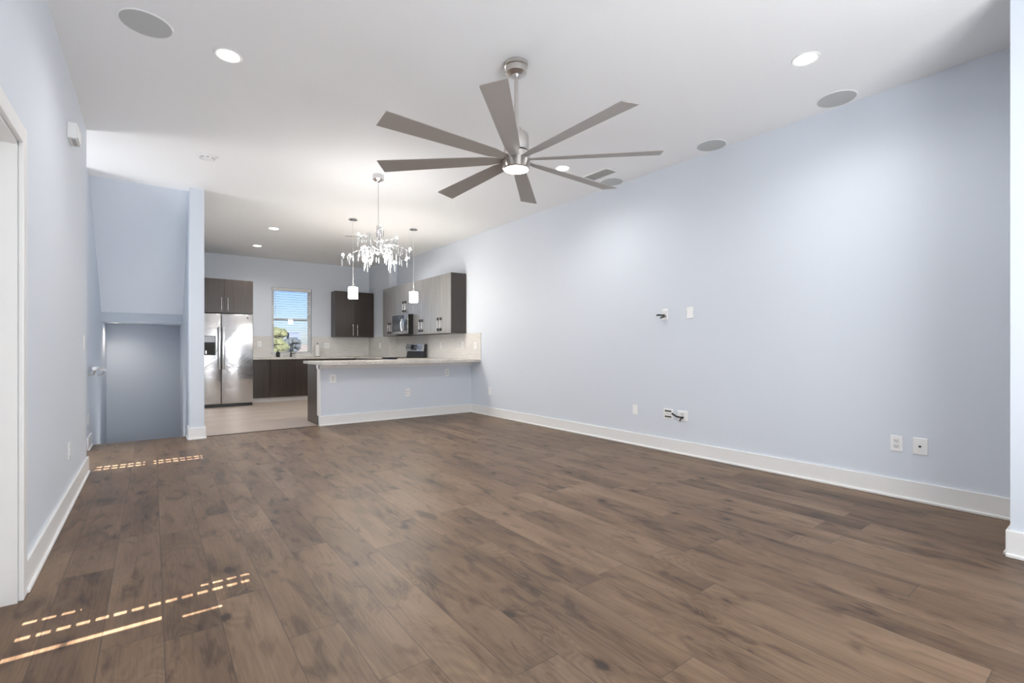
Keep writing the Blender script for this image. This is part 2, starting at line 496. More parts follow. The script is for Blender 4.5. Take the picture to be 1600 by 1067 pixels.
# door casing and door in the left wall
struct('trim_4', MB().box(XL, XL + .018, DY1, DY1 + .076, 0, DZ + .076, .004).box(XL, XL + .018, DY0 - .076, DY0, 0, DZ + .076, .004)
       .box(XL, XL + .018, DY0, DY1, DZ, DZ + .076, .004)
       .box(-.60, XL, DY1 - .015, DY1, 0, DZ).box(-.60, XL, DY0, DY0 + .015, 0, DZ).box(-.60, XL, DY0, DY1, DZ - .015, DZ)
       .box(-.54, -.527, DY1 - .027, DY1 - .015, 0, DZ - .015).box(-.54, -.527, DY0, DY1, DZ - .027, DZ - .015), M['trim'])
door = struct('door_1', MB().box(-.585, -.545, DY0 + .018, DY1 - .018, 0.008, DZ - .018, .003)
       .box(-.547, -.540, DY0 + .13, DY1 - .13, 1.08, 1.86, .004).box(-.547, -.540, DY0 + .13, DY1 - .13, .22, .92, .004), M['trim'])
MB().lathe([(.026, 0), (.026, .006), (.011, .01), (.011, .035), (.026, .045), (.03, .06), (.02, .072), (0, .074)], 20,
           Matrix.Translation((-.545, DY0 + .09, .95)) @ Matrix.Rotation(R(90), 4, 'Y')).build('knob', M['nickel'], door, True)

# backsplash
struct('wall_backsplash_back', MB().box(1.57, WX0 - .0, YB - .008, YB, .914, 1.365).box(WX1, 4.24, YB - .008, YB, .914, 1.365)
       .box(WX0, WX1, YB - .008, YB, .914, WZ0), M['tile_x'])
struct('wall_backsplash_right', MB().box(XR - .008, XR, 6.75, 10.24, .914, 1.367).box(4.232, 4.24, 10.24, YB - .008, .914, 1.367), M['tile_y'])
struct('wall_backsplash_chase', MB().box(4.24, XR - .008, 10.232, 10.24, .914, 1.367), M['tile_x'])

# ------------------------------------------------------------------ windows
def sash_window(name, x0, x1, z0, z1, y0):
    """frame (the object itself) with two sashes and their panes"""
    f = MB()
    t = .035
    for a in ((x0, x0 + t, z0, z1), (x1 - t, x1, z0, z1), (x0 + t, x1 - t, z1 - t, z1), (x0 + t, x1 - t, z0, z0 + t)):
        f.box(a[0], a[1], y0, y0 + .07, a[2], a[3], .003)
    w = struct(name, f, M['white'])
    zm = z0 + (z1 - z0) * .53
    for (za, zb, dy) in ((zm - .02, z1 - t, .035), (z0 + t, zm + .02, .008)):
        s = MB(); q = .028
        xa, xb = x0 + t, x1 - t
        s.box(xa, xa + q, y0 + dy, y0 + dy + .026, za, zb, .002).box(xb - q, xb, y0 + dy, y0 + dy + .026, za, zb, .002)
        s.box(xa + q, xb - q, y0 + dy, y0 + dy + .026, zb - q, zb, .002).box(xa + q, xb - q, y0 + dy, y0 + dy + .026, za, za + q, .002)
        so = s.build('sash', M['white'], w)
        MB().box(xa + q, xb - q, y0 + dy + .011, y0 + dy + .015, za + q, zb - q).build('pane', M['glass'], so)
    return w
sash_window('window_1', WX0, WX1, WZ0, WZ1, YB + .075)
struct('trim_5', MB().box(WX0 - .0, WX1, YB - .012, YB + .075, WZ0, WZ0 + .018, .003), M['trim'])

bl = thing('window_blind', 'white horizontal slat blind hanging in the kitchen window, slats open', 'blind', ((WX0 + WX1) / 2, YB + .035, WZ0 + .02))
hw = (WX1 - WX0) / 2 - .012
hz = WZ1 - WZ0 - .02
MB().box(-hw, hw, -.03, .03, hz - .065, hz - .004, .004).build('headrail', M['slat'], bl)
sl = MB()
ns = 26
for i in range(ns):
    z = .055 + i * (hz - .15) / (ns - 1)
    sl.prism([(-.022, z - .0015), (0, z + .001), (.022, z - .0015), (.022, z + .0005), (0, z + .003), (-.022, z + .0005)], 0, -hw, hw)
sl.build('slats', M['slat'], bl)
MB().box(-hw, hw, -.024, .024, .006, .026, .003).build('bottom_rail', M['slat'], bl)
for cx in (-hw + .11, hw - .11):
    MB().cyl((cx, -.026, .02), (cx, -.026, hz - .06), .0018, 6).build('ladder_cord', M['slat'], bl)
MB().cyl((-hw + .06, -.036, hz - .62), (-hw + .06, -.036, hz - .06), .004, 8).build('tilt_wand', M['slat'], bl)

# hall window, patio door and rear window, all outside the picture
def frame_only(name, mb): return struct(name, mb, M['white'])
hw2 = frame_only('window_2', MB().box(-1.83, -1.78, HY0, HY0 + .035, HZ0, HZ1).box(-1.83, -1.78, HY1 - .035, HY1, HZ0, HZ1)
           .box(-1.83, -1.78, HY0, HY1, HZ0, HZ0 + .035).box(-1.83, -1.78, HY0, HY1, HZ1 - .035, HZ1))
MB().box(-1.81, -1.805, HY0 + .035, HY1 - .035, HZ0 + .035, HZ1 - .035).build('pane', M['glass'], hw2)
pd = frame_only('door_2', MB().box(.85, .91, YR - .12, YR - .06, 0, 2.6).box(3.49, 3.55, YR - .12, YR - .06, 0, 2.6)
           .box(.91, 3.49, YR - .12, YR - .06, 2.53, 2.6).box(.91, 3.49, YR - .12, YR - .06, 0, .06).box(2.16, 2.24, YR - .13, YR - .05, .06, 2.53))
# closed white roller shade behind the patio door
struct('window_3_shade', MB().box(.87, 3.53, YR - .05, YR - .045, .02, 2.58), M['slat'])
rw = frame_only('window_3', MB().box(-.465, -.43, YR - .13, YR - .08, .9, 2.85).box(.405, .44, YR - .13, YR - .08, .9, 2.85)
           .box(-.43, .405, YR - .13, YR - .08, .9, .935).box(-.43, .405, YR - .13, YR - .08, 2.815, 2.85))
# closed slats with a few thin gaps: the sun draws dashed lines on the floor through them
rb = MB()
def slit_z(y): return (y - YR + .0425) * .36
slits = []   # (z, x0, x1, thickness)
for y, x0, x1, th, dash in ((2.44, -.465, 0.03, .012, 0), (2.40, .10, .24, .008, 0), (2.585, -.465, .37, .011, 1), (2.72, -.465, -.24, .009, 1), (2.66, .18, .38, .008, 1),
                      (5.75, -.465, .42, .019, 1), (5.865, -.465, .42, .018, 1)):
    slits.append((slit_z(y), x0, x1, th, dash))
slits.sort()
z = .90
for (zc, x0, x1, th, dash) in slits:
    a, b = zc - th / 2, zc + th / 2
    rb.box(-.465, .44, YR - .045, YR - .04, z, a)
    if x0 > -.46: rb.box(-.465, x0, YR - .045, YR - .04, a, b)
    if x1 < .435: rb.box(x1, .44, YR - .045, YR - .04, a, b)
    if dash:
        x = x0 + .03
        while x < x1 - .02:
            rb.box(x, x + .017, YR - .045, YR - .04, a, b)
            x += .058
        if zc > 2.3: rb.box(-.06, .01, YR - .045, YR - .04, a, b)
    z = b
rb.box(-.465, .44, YR - .045, YR - .04, z, 2.85)
struct('window_3_blind', rb, M['slat'])

# ------------------------------------------------------------------ cabinets
def bar_handle(parent, x, z0, z1, y, name='handle', r=.006, feet=False):
    mb = MB().cyl((x, y - .028, z0), (x, y - .028, z1), r, 12)
    nf = len(mb.bm.faces)
    for zz in (z0 + .03, z1 - .03):
        if feet: mb.box(x - .010, x + .010, y - .034, y, zz - .024, zz + .024, .002)
        else: mb.cyl((x, y, zz), (x, y - .028, zz), .005, 10)
    mb.bm.faces.ensure_lookup_table()
    if feet:
        for f in mb.bm.faces[nf:]: f.material_index = 1
    o = mb.build(name, M['handle'], parent, True)
    if feet: o.data.materials.append(M['foot'])
    return o

def cabinet(name, label, w, d, h, loc, rz, doors, hz0=None, hz1=None, toe=0.0, group=None, drawers=0, handles=True, painted_sheen=False):
    """origin: middle of the back edge at the bottom; front faces local -Y"""
    t = thing(name, label, 'cabinet', loc, rz, group)
    z0 = toe
    MB().box(-w / 2, w / 2, -d + .021, 0, z0, h, .001).build('body', M['wood'], t)
    if toe: MB().box(-w / 2, w / 2, -d + .07, -.02, 0, toe).build('toe_kick', M['trim'], t)
    n = doors
    g = .006 if painted_sheen else .003
    top = h - g
    if drawers:
        dh = .15
        for k in range(n):
            xa, xb = -w / 2 + w * k / n + g / 2, -w / 2 + w * (k + 1) / n - g / 2
            MB().box(xa, xb, -d, -d + .02, h - dh, h - g, .0015).build('drawer', M['wood'], t)
        top = h - dh - g
    for k in range(n):
        xa, xb = -w / 2 + w * k / n + g / 2, -w / 2 + w * (k + 1) / n - g / 2
        dd = MB().box(xa, xb, -d, -d + .02, z0 + g, top, .0015).build('door', M['wood_painted_sheen' if painted_sheen else 'wood'], t)
        if handles:
            if n == 1: hx = xb - .05
            else: hx = xb - .05 if k % 2 == 0 else xa + .05
            bar_handle(dd, hx, hz0, hz1, -d, feet=painted_sheen)
    return t
UG = 'dark wall cabinets along the right wall'
hz0, hz1 = .04, .29
cabinet('wall_cabinet', 'dark wood wall cabinet above the stainless refrigerator, two doors with bar handles', .96, .98, .645,
        (1.09, YB, 1.77), 0, 2, .045, .29)
cabinet('wall_cabinet', 'dark two-door wall cabinet on the back wall to the right of the kitchen window', .90, .33, 1.05,
        (3.785, YB, 1.367), 0, 2, .03, .29)
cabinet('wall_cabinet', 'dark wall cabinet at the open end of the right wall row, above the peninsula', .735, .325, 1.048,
        (XR, 7.225 + .3675, 1.367), R(-90), 2, hz0, hz1, group=UG, painted_sheen=True)
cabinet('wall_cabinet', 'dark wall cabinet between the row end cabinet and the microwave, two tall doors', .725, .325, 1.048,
        (XR, 7.962 + .3625, 1.367), R(-90), 2, hz0, hz1, group=UG, painted_sheen=True)
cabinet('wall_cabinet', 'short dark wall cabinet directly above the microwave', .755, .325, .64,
        (XR, 8.689 + .3775, 1.775), R(-90), 2, .05, .29, group=UG, painted_sheen=True)
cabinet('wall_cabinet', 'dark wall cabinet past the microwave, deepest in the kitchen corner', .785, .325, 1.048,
        (XR, 9.446 + .3925, 1.367), R(-90), 2, hz0, hz1, group=UG, painted_sheen=True)
BG = 'dark base cabinets'
cabinet('base_cabinet', 'narrow dark base cabinet directly beside the refrigerator', .36, .62, .874, (1.57 + .18, YB - .002, 0), 0, 1, toe=.09, group=BG, handles=False)
cabinet('base_cabinet', 'wide dark sink base cabinet under the kitchen window', .97, .62, .874, (1.932 + .485, YB - .002, 0), 0, 2, toe=.09, group=BG, handles=False)
cabinet('base_cabinet', 'dark base cabinet on the back wall, mostly hidden behind the peninsula end', .80, .62, .874, (2.904 + .40, YB - .002, 0), 0, 2, toe=.09, group=BG, handles=False)
pc = cabinet('base_cabinet', 'dark base cabinet with tall plain end panel at the open end of the peninsula', 1.82, .55, .874, (1.915 + .91, YP + .113, 0), R(180), 4, toe=.09, group=BG, handles=False)
MB().box(.91, .927, -.56, .0, 0.0, .874, .001).build('end_panel', M['wood'], pc)

# countertops
tag(MB().prism([(1.84, 6.746), (XR - .01, 6.746), (XR - .01, 8.675), (3.76, 8.675), (3.76, 7.76), (1.84, 7.76)], 2, .875, .914).build('countertop', M['granite']),
    'pale speckled stone countertop of the peninsula, overhanging the blue half wall', 'countertop')
tag(MB().prism([(1.57, 10.83), (3.76, 10.83), (3.76, 9.45), (XR - .01, 9.45), (XR - .01, 10.23), (4.23, 10.23), (4.23, YB - .01), (1.57, YB - .01)], 2, .875, .914).build('countertop', M['granite']),
    'pale stone countertop under the kitchen window and along the back wall', 'countertop')

# ------------------------------------------------------------------ refrigerator
fr = thing('refrigerator', 'stainless side-by-side refrigerator with black dispenser beside the stub wall', 'refrigerator', (1.10, 11.25, 0))
FW = .455
MB().box(-FW, FW, -.78, 0, .03, 1.745, .004).build('cabinet_body', mat('fridge_side', (.25, .25, .26), .4, .6), fr)
MB().box(-FW + .005, FW - .005, -.81, -.70, .0, .058, .004).build('toe_grille', M['dark'], fr)
split = -.073
dl = MB().box(-FW, split - .004, -.85, -.785, .062, 1.75, .012, 3).build('door', M['steel'], fr, True)
dr = MB().box(split + .004, FW, -.85, -.785, .062, 1.75, .012, 3).build('door', M['steel'], fr, True)
MB().box(split - .004, split + .004, -.80, -.785, .062, 1.745).build('door_gasket', M['dark'], fr)
for dd, x0, x1 in ((dl, split - .05, split - .012), (dr, split + .012, split + .05)):
    h = MB()
    h.box(x0, x1, -.905, -.885, .71, 1.51, .006, 3)
    h.box(x0 + .008, x1 - .004, -.888, -.848, .72, .77, .004).box(x0 + .008, x1 - .004, -.888, -.848, 1.45, 1.50, .004)
    h.build('handle', M['steel_flat'], dd, True)
MB().box(-.405, -.163, -.856, -.848, .975, 1.335, .004).build('dispenser_bezel', M['dark'], dl)
dp = MB().box(-.395, -.173, -.862, -.855, 1.215, 1.325, .003).build('control_panel', mat('panel_grey', (.17, .175, .19), .15), dl)
MB().box(-.385, -.183, -.8575, -.855, .985, 1.205, .004).build('dispenser_recess', mat('matte_black', (.012, .012, .012), .6), dl)
MB().box(-.325, -.305, -.866, -.855, 1.0, 1.06, .004).build('dispenser_lever', M['chrome'], dl)
MB().lathe([(.014, 0), (.014, .003), (0, .003)], 20, Matrix.Translation((.36, -.85, 1.685)) @ Matrix.Rotation(R(90), 4, 'X')).build('badge', M['slot'], dr)

# ------------------------------------------------------------------ microwave (over the range)
mw = thing('microwave', 'stainless over-the-range microwave with white curved handle, under short cabinet', 'microwave', (XR - .005, 9.06, 1.375), R(-90))
MB().box(-.378, .378, -.425, 0, .012, .397, .003).build('casing', M['dark_matte'], mw)
MB().box(-.36, .36, -.37, -.02, 0, .014, .002).build('underside_vent', M['slot'], mw)
mf = MB().box(-.378, .378, -.437, -.426, .012, .397, .003).build('front', M['steel_flat'], mw, True)
MB().box(-.372, .20, -0.4395, -0.4365, .305, .39, .002).build('vent_strip', mat('mw_dark_steel', (.10, .10, .11), .25, .7), mf)
MB().box(-.345, .10, -0.4405, -0.4360, .07, .30, .003).build('door_glass', M['black_glass'], mf)
MB().box(-.28, .06, -0.4415, -0.4400, .09, .24, .003).build('mesh_window', mat('mw_mesh', (.06, .06, .065), .2), mf)
MB().box(.215, .335, -0.4405, -0.4360, .075, .29, .003).build('keypad', M['black_glass'], mf)
MB().lathe([(.012, 0), (.012, .004), (0, .004)], 16, Matrix.Translation((0.0, -0.4395, .348)) @ Matrix.Rotation(R(90), 4, 'X')).build('badge', M['chrome'], mf)
pts = [(.155, -0.4320, .06), (.155, -0.4690, .075), (.155, -0.4800, .12), (.155, -0.4840, .185), (.155, -0.4800, .25), (.155, -0.4690, .295), (.155, -0.4320, .31)]
MB().tube(pts, .014, 10).build('handle', M['steel_flat'], mf, True)

# ------------------------------------------------------------------ range
rg = thing('range', 'stainless and black electric range with knobs on its raised back panel, under microwave', 'range', (XR - .012, 9.06, 0), R(-90))
MB().box(-.378, .378, -.63, -.02, .02, .905, .003).build('oven_body', M['dark'], rg)
MB().box(-.38, .38, -.66, -.02, .905, .922, .005).build('cooktop', M['black_glass'], rg, True)
for (bx, by, br) in ((-.19, -.20, .075), (.19, -.20, .09), (-.19, -.47, .10), (.19, -.47, .075)):
    MB().lathe([(br, .9222), (br, .9228), (br - .006, .9228), (br - .006, .9222)], 32, Matrix.Translation((bx, by, 0)), cap=False).build('burner_ring', M['slot'], rg)
od = MB().box(-.378, .378, -.66, -.632, .22, .89, .006).build('oven_door', M['steel_flat'], rg, True)
MB().box(-.27, .27, -.663, -.659, .38, .68, .004).build('oven_window', M['black_glass'], od)
MB().cyl((-.32, -.70, .80), (.32, -.70, .80), .012).cyl((-.28, -.66, .80), (-.28, -.70, .80), .009).cyl((.28, -.66, .80), (.28, -.70, .80), .009).build('handle', M['steel_flat'], od, True)
MB().box(-.378, .378, -.655, -.632, .03, .21, .006).build('storage_drawer', M['steel_flat'], rg, True)
MB().prism([(-.115, .922), (-.02, .922), (-.02, 1.185), (-.075, 1.185), (-.09, 1.05)], 0, -.378, .378).build('back_guard', M['dark'], rg)
cp = MB().prism([(-.13, 1.045), (-.09, 1.045), (-.072, 1.19), (-.085, 1.195), (-.11, 1.19)], 0, -.38, .38).build('control_panel', M['steel_flat'], rg)
def on_panel(x, z): return (x, -.13 + (z - 1.045) / (1.19 - 1.045) * .02 - .001, z)
MB().prism([(-.1315, 1.065), (-.126, 1.065), (-.111, 1.172), (-.1165, 1.172)], 0, -.14, .12).build('display', M['black_glass'], cp)
for kx in (-.33, -.235, .165, .235, .32):
    x, y, z = on_panel(kx, 1.118)
    MB().lathe([(.026, 0), (.026, .006), (.019, .009), (.017, .03), (0, .031)], 20, Matrix.Translation((x, y, z)) @ Matrix.Rotation(R(82), 4, 'X')).build('knob', M['chrome'], cp, True)

# ------------------------------------------------------------------ sink things
fc = thing('faucet', 'dark gooseneck faucet behind the sink, in front of the kitchen window', 'faucet', (2.44, 11.36, .914))
MB().lathe([(.028, 0), (.028, .012), (.02, .02), (.018, .09), (0, .09)], 20).build('base', M['slot'], fc, True)
arc = [(0, 0, .08), (0, 0, .22)] + [(0, -.075 + .075 * math.cos(a), .22 + .075 * math.sin(a)) for a in [PI * k / 10 for k in range(1, 10)]] + [(0, -.15, .21), (0, -.15, .15)]
MB().tube(arc, .0115, 12).build('spout', M['slot'], fc, True)
MB().tube([(.015, 0, .065), (.05, 0, .075), (.095, 0, .085)], .0075, 10).build('lever', M['slot'], fc, True)
sp = thing('soap_dispenser', 'small black soap bottle with pump on the counter below the window', 'soap bottle', (2.175, 11.34, .914))
MB().lathe([(.036, 0), (.04, .01), (.04, .085), (.03, .105), (.014, .115), (.014, .13), (0, .13)], 24).build('bottle', M['dark'], sp, True)
MB().tube([(0, 0, .128), (0, 0, .165), (0, -.012, .172), (0, -.045, .168)], .006, 10).build('pump', M['dark'], sp, True)
pt = thing('paper_towel', 'white paper towel roll standing on the counter by the window', 'paper towel', (3.0, 11.36, .914))
MB().lathe([(.052, .012), (.052, .27), (.02, .27), (.02, .255)], 28).build('roll', M['paper'], pt, True)
MB().lathe([(.06, 0), (.06, .01), (.008, .012), (.008, .29), (.012, .295), (.012, .305), (0, .308)], 24).build('holder', M['slot'], pt, True)

# ------------------------------------------------------------------ wall plates
FACE = {'R': (R(-90)), 'L': R(90), 'B': 0.0}
def plate(name, label, cat, wall, loc, style, w=.072, h=.118, group=None):
    t = thing(name, label, cat, loc, FACE[wall], group)
    MB().box(-w / 2, w / 2, -.007, 0, -h / 2, h / 2, .003).build('cover_plate', M['white'], t, False)
    if style == 'duplex':
        for s in (-1, 1):
            o = MB().box(-.017, .017, -.009, -.006, s * .02 - .014, s * .02 + .014, .004).build('receptacle', M['offwhite'], t)
            MB().box(-.008, -.0055, -.0095, -.0085, s * .02 - .002, s * .02 + .006).box(.0055, .008, -.0095, -.0085, s * .02 - .002, s * .02 + .006)\
                .box(-.002, .002, -.0095, -.0085, s * .02 - .010, s * .02 - .006).build('slots', M['slot'], o)
    elif style == 'switch':
        MB().box(-.017, .017, -.010, -.006, -.033, .033, .002).build('rocker', M['offwhite'], t)
    elif style == 'coax':
        MB().lathe([(.0075, 0), (.0075, .012), (.003, .012), (0, .013)], 12, Matrix.Translation((0, -.006, 0)) @ Matrix.Rotation(R(90), 4, 'X')).build('connector', M['slot'], t)
    elif style == 'blank':
        for s in (-1, 1):
            MB().lathe([(.0035, 0), (.0035, .0015), (0, .002)], 10, Matrix.Translation((0, -.0065, s * .042)) @ Matrix.Rotation(R(90), 4, 'X')).build('screw', M['offwhite'], t)
    elif style == 'brush':
        for k, zz in enumerate((-.03, 0.0, .03)):
            mb = MB().box(-w * .34, w * .34, -.009, -.006, zz - .008, zz + .008, .001)
            mb.build('jack_strip', M['slot'] if k != 1 else M['offwhite'], t)
    elif style == 'recess':
        MB().box(-w * .32, w * .32, -.009, -.006, -h * .33, h * .33, .002).build('recess', M['slot'] if cat == 'hole' else M['offwhite'], t)
    elif style == 'double':
        for s in (-1, 1):
            MB().box(s * .023 - .016, s * .023 + .016, -.010, -.006, -.033, .033, .002).build('rocker', M['offwhite'], t)
    return t
# television height plates
plate('wall_plate', 'white wall plate at television height with dark cable stubs poking out', 'wall plate', 'R', (XR, 3.135, 1.47), 'recess', .075, .118)
plate('wall_plate', 'blank white wall plate at television height, beside the plate with cables', 'wall plate', 'R', (XR, 2.835, 1.473), 'blank', .075, .118)
plate('wall_plate', 'blank white wall plate low on the right wall, left of the cable plates', 'wall plate', 'R', (XR, 3.532, .404), 'blank', .072, .112)
plate('media_plate', 'wide white media plate with dark jack strips low on the right wall', 'wall plate', 'R', (XR, 3.095, .405), 'brush', .118, .108)
plate('wall_plate', 'wide white low wall plate with a black cable stub coming out', 'wall plate', 'R', (XR, 2.92, .401), 'duplex', .118, .108)
plate('outlet', 'white duplex outlet low on the wall, left of the coax plate', 'outlet', 'R', (XR, 1.128, .402), 'duplex', .075, .115)
plate('coax_plate', 'white coax plate low on the right wall, nearest the wall return', 'wall plate', 'R', (XR, .990, .402), 'coax', .085, .118)
plate('wall_plate', 'small white plate low on the right wall just in front of the peninsula', 'wall plate', 'R', (XR, 6.49, .405), 'blank')
plate('outlet', 'white outlet on the tile backsplash near the range', 'outlet', 'R', (XR - .008, 8.16, 1.155), 'duplex')
plate('outlet', 'white outlet on the tile backsplash under the end wall cabinet', 'outlet', 'R', (XR - .008, 7.33, 1.155), 'duplex')
plate('light_switch', 'white switch on the tile backsplash at its open end', 'switch', 'R', (XR - .008, 6.91, 1.155), 'switch')
plate('outlet', 'white outlet on the backsplash of the corner chase', 'outlet', 'R', (4.232, 10.75, 1.165), 'duplex')
plate('outlet', 'white outlet on the backsplash between refrigerator and window', 'outlet', 'B', (1.83, YB - .008, 1.19), 'duplex')
plate('light_switch', 'wide white double switch on the back wall backsplash right of the window', 'switch', 'B', (3.235, YB - .008, 1.165), 'double', .116, .118)
plate('outlet', 'white outlet high on the peninsula half wall near its open end', 'outlet', 'B', (2.077, YP, .668), 'duplex', .092, .12)
plate('outlet', 'white outlet low in the middle of the peninsula half wall', 'outlet', 'B', (3.236, YP, .406), 'duplex')
plate('outlet', 'white outlet high on the peninsula half wall near the right wall', 'outlet', 'B', (3.94, YP, .70), 'duplex')
plate('outlet', 'white outlet low on the left wall near the stair landing', 'outlet', 'L', (XL, 4.54, .39), 'duplex')
plate('light_switch', 'white light switch at the end of the left wall by the stairs', 'switch', 'L', (XL, 5.44, 1.155), 'switch')
plate('outlet', 'white outlet low on the stairwell wall just past the left wall end', 'outlet', 'L', (SX0, 6.98, .33), 'duplex')

# loose cables
def cable(label, pts, r=.005):
    return tag(MB().tube(pts, r, 8).build('cable', M['dark'], None, True), label, 'cable')
cable('thicker dark cable stub poking out of the plate at television height',
      [(XR - .008, 3.135, 1.463), (XR - .03, 3.15, 1.462), (XR - .05, 3.175, 1.466), (XR - .055, 3.205, 1.463)], .009)
cable('short dark cable stub hanging under the thicker one at television height',
      [(XR - .008, 3.12, 1.45), (XR - .03, 3.13, 1.445), (XR - .04, 3.155, 1.438), (XR - .045, 3.165, 1.43)], .007)
cable('black cable curling out of the wide low wall plate on the right wall',
      [(XR - .009, 2.905, .39), (XR - .03, 2.93, .388), (XR - .05, 2.96, .395), (XR - .06, 2.99, .412), (XR - .06, 3.01, .424)], .009)
cable('short black cable end drooping under the curled one at the low plate',
      [(XR - .009, 2.91, .385), (XR - .025, 2.925, .375), (XR - .03, 2.935, .357), (XR - .03, 2.935, .345)], .007)

# door chime box high on the left wall
dc = thing('door_chime', 'white box-shaped door chime high on the left wall near its end', 'door chime', (XL, 4.565, 2.56), R(90))
MB().box(-.095, .095, -.012, 0, 0, .112, .003).build('back_plate', M['white'], dc)
MB().prism([(-.095, .004), (.095, .004), (.095, .108), (-.095, .108)], 1, -.05, -.012).box(-.088, .088, -.056, -.05, .012, .10, .004).build('cover', M['white'], dc)
MB().box(-.07, .07, -.042, -.02, .001, .004).build('bottom_grille', M['grey_grille'], dc)

# handrail on the stairwell wall
hr = thing('handrail', 'pale handrail on the stairwell wall behind the left wall end', 'handrail', (SX0, 7.0, 0))
MB().tube([(.06, -.1, .885), (.06, .25, .88), (.06, 1.42, .82)], .02, 12).build('rail', M['trim'], hr, True)
for y, zz in ((.02, .878), (1.2, .828)):
    MB().tube([(0, y, zz - .07), (.045, y, zz - .065), (.06, y, zz - .015)], .009, 8).build('bracket', M['nickel'], hr, True)

# ------------------------------------------------------------------ ceiling things
def can(label, x, y, z=H, power=29, r=.062, spot=160, group='recessed ceiling lights', color=None):
    t = thing('recessed_light', label, 'ceiling light', (x, y, z), 0, group)
    MB().lathe([(r + .004, -.002), (r + .018, -.006), (r + .022, -.003), (r + .022, 0), (r + .004, 0)], 36, cap=False).build('trim_ring', M['white'], t, True)
    MB().lathe([(0, -.0035), (r + .004, -.0025), (r + .004, 0), (0, 0)], 36).build('lens', M['lens'], t, True)
    add_light('lamp', 'SPOT', (0, 0, -.03), power, color or WARM, parent=t, spot_size=R(spot), spot_blend=.9, shadow_soft_size=.06)
    return t
can('recessed ceiling light above the living floor on the left, near the big round speaker', .403, 3.672)
can('recessed ceiling light nearest the right wall return, beside a round speaker', 3.506, 1.385)
can('recessed ceiling light seen just behind the fan blades, near the air vent', 3.542, 3.807)
can('recessed kitchen ceiling light nearer the living room, above the refrigerator side', 1.577, 8.541, power=62)
can('recessed kitchen ceiling light deeper in the room, in front of the refrigerator', 1.591, 10.176, power=62)
can('recessed ceiling light behind the chandelier, over the kitchen', 3.577, 8.648, power=44)
# small lamp under the stair soffit
can('tiny recessed light under the stairwell header, at its left end', -.43, 9.15, 1.48, 9, .04, 160, group='stair ceiling lights', color=(1.0, .88, .76))

for i, (x, y, lab) in enumerate(((-.032, 3.607, 'big flat round ceiling speaker on the left, closest to the left wall'),
                  (4.262, 1.465, 'round ceiling speaker by the right wall, nearest the wall return'),
                  (4.28, 2.520, 'round ceiling speaker by the right wall, middle of the three there'),
                  (4.285, 3.770, 'round ceiling speaker by the right wall next to the air vent'))):
    t = thing('ceiling_speaker', lab, 'speaker', (x, y, H), 0, 'round ceiling speakers')
    rr = .128
    MB().lathe([(rr, -.004), (rr + .006, -.005), (rr + .009, -.002), (rr + .009, 0), (rr, 0)], 48, cap=False).build('rim', M['white'], t, True)
    MB().lathe([(0, -.005), (rr, -.004), (rr, 0), (0, 0)], 48).build('grille', M['grey_grille'], t, True)

def vent(label, x, y, wx, wy, rz=0):
    t = thing('air_vent', label, 'air vent', (x, y, H), rz)
    b = .018
    f = MB().box(-wx / 2, wx / 2, -wy / 2, -wy / 2 + b, -.008, 0, .002).box(-wx / 2, wx / 2, wy / 2 - b, wy / 2, -.008, 0, .002)
    f.box(-wx / 2, -wx / 2 + b, -wy / 2 + b, wy / 2 - b, -.008, 0, .002).box(wx / 2 - b, wx / 2, -wy / 2 + b, wy / 2 - b, -.008, 0, .002)
    f.build('frame', M['white'], t)
    MB().box(-wx / 2 + b, wx / 2 - b, -wy / 2 + b, wy / 2 - b, -.002, 0).build('duct', M['duct'], t)
    l = MB(); n = 7
    for k in range(n):
        xx = -wx / 2 + b + (wx - 2 * b) * (k + .5) / n
        l.prism([(xx + .005, -.003), (xx - .004, -.009), (xx - .006, -.008), (xx + .003, -.002)], 1, -wy / 2 + b, wy / 2 - b)
    l.build('louvers', M['offwhite'], t)
    return t
vent('white rectangular ceiling air vent beside the right wall, behind the fan', 4.0, 3.69, .20, .37)
vent('slim ceiling air vent behind the chandelier', 2.80, 8.26, .36, .14, R(-30))

sd = thing('smoke_detector', 'white round smoke detector on the bright ceiling near the stairs', 'smoke detector', (.442, 5.72, H))
MB().lathe([(.072, -.012), (.075, -.008), (.075, 0)], 36).build('base', M['white'], sd, True)
MB().lathe([(0, -.042), (.04, -.040), (.056, -.033), (.062, -.012)], 36).build('cover', M['white'], sd, True)
for k in range(8):
    a = 2 * PI * k / 8
    c, s_ = math.cos(a), math.sin(a)
    MB().box(-.012, .012, -.002, .002, -.032, -.020).build('vent_slot', M['grey_grille'], sd).matrix_local = Matrix.Translation((.0595 * c, .0595 * s_, 0)) @ Matrix.Rotation(a + PI / 2, 4, 'Z')

# ------------------------------------------------------------------ ceiling fan
fan = thing('ceiling_fan', 'large brushed nickel ceiling fan with eight grey blades and a round light', 'ceiling fan', (1.985, 2.595, H))
MB().lathe([(.02, -.078), (.045, -.078), (.07, -.068), (.072, -.06), (.072, -.03), (.080, -.026), (.080, 0)], 40).build('canopy', M['nickel'], fan, True)
MB().lathe([(.0, -.098), (.016, -.096), (.024, -.086), (.026, -.074)], 24).build('hanger_ball', M['nickel'], fan, True)
MB().cyl((0, 0, -.455), (0, 0, -.08), .0135, 20).build('downrod', M['nickel'], fan, True)
MB().lathe([(.03, -.475), (.036, -.47), (.036, -.445), (.028, -.44)], 28).build('coupler', M['nickel'], fan, True)
MB().lathe([(.055, -.605), (.083, -.6), (.085, -.595), (.085, -.50), (.078, -.482), (.05, -.468), (.02, -.466)], 48).build('motor_housing', M['nickel'], fan, True)
MB().lathe([(.088, -.725), (.093, -.72), (.093, -.617), (.086, -.609), (.05, -.604)], 48).build('light_ring', M['nickel'], fan, True)
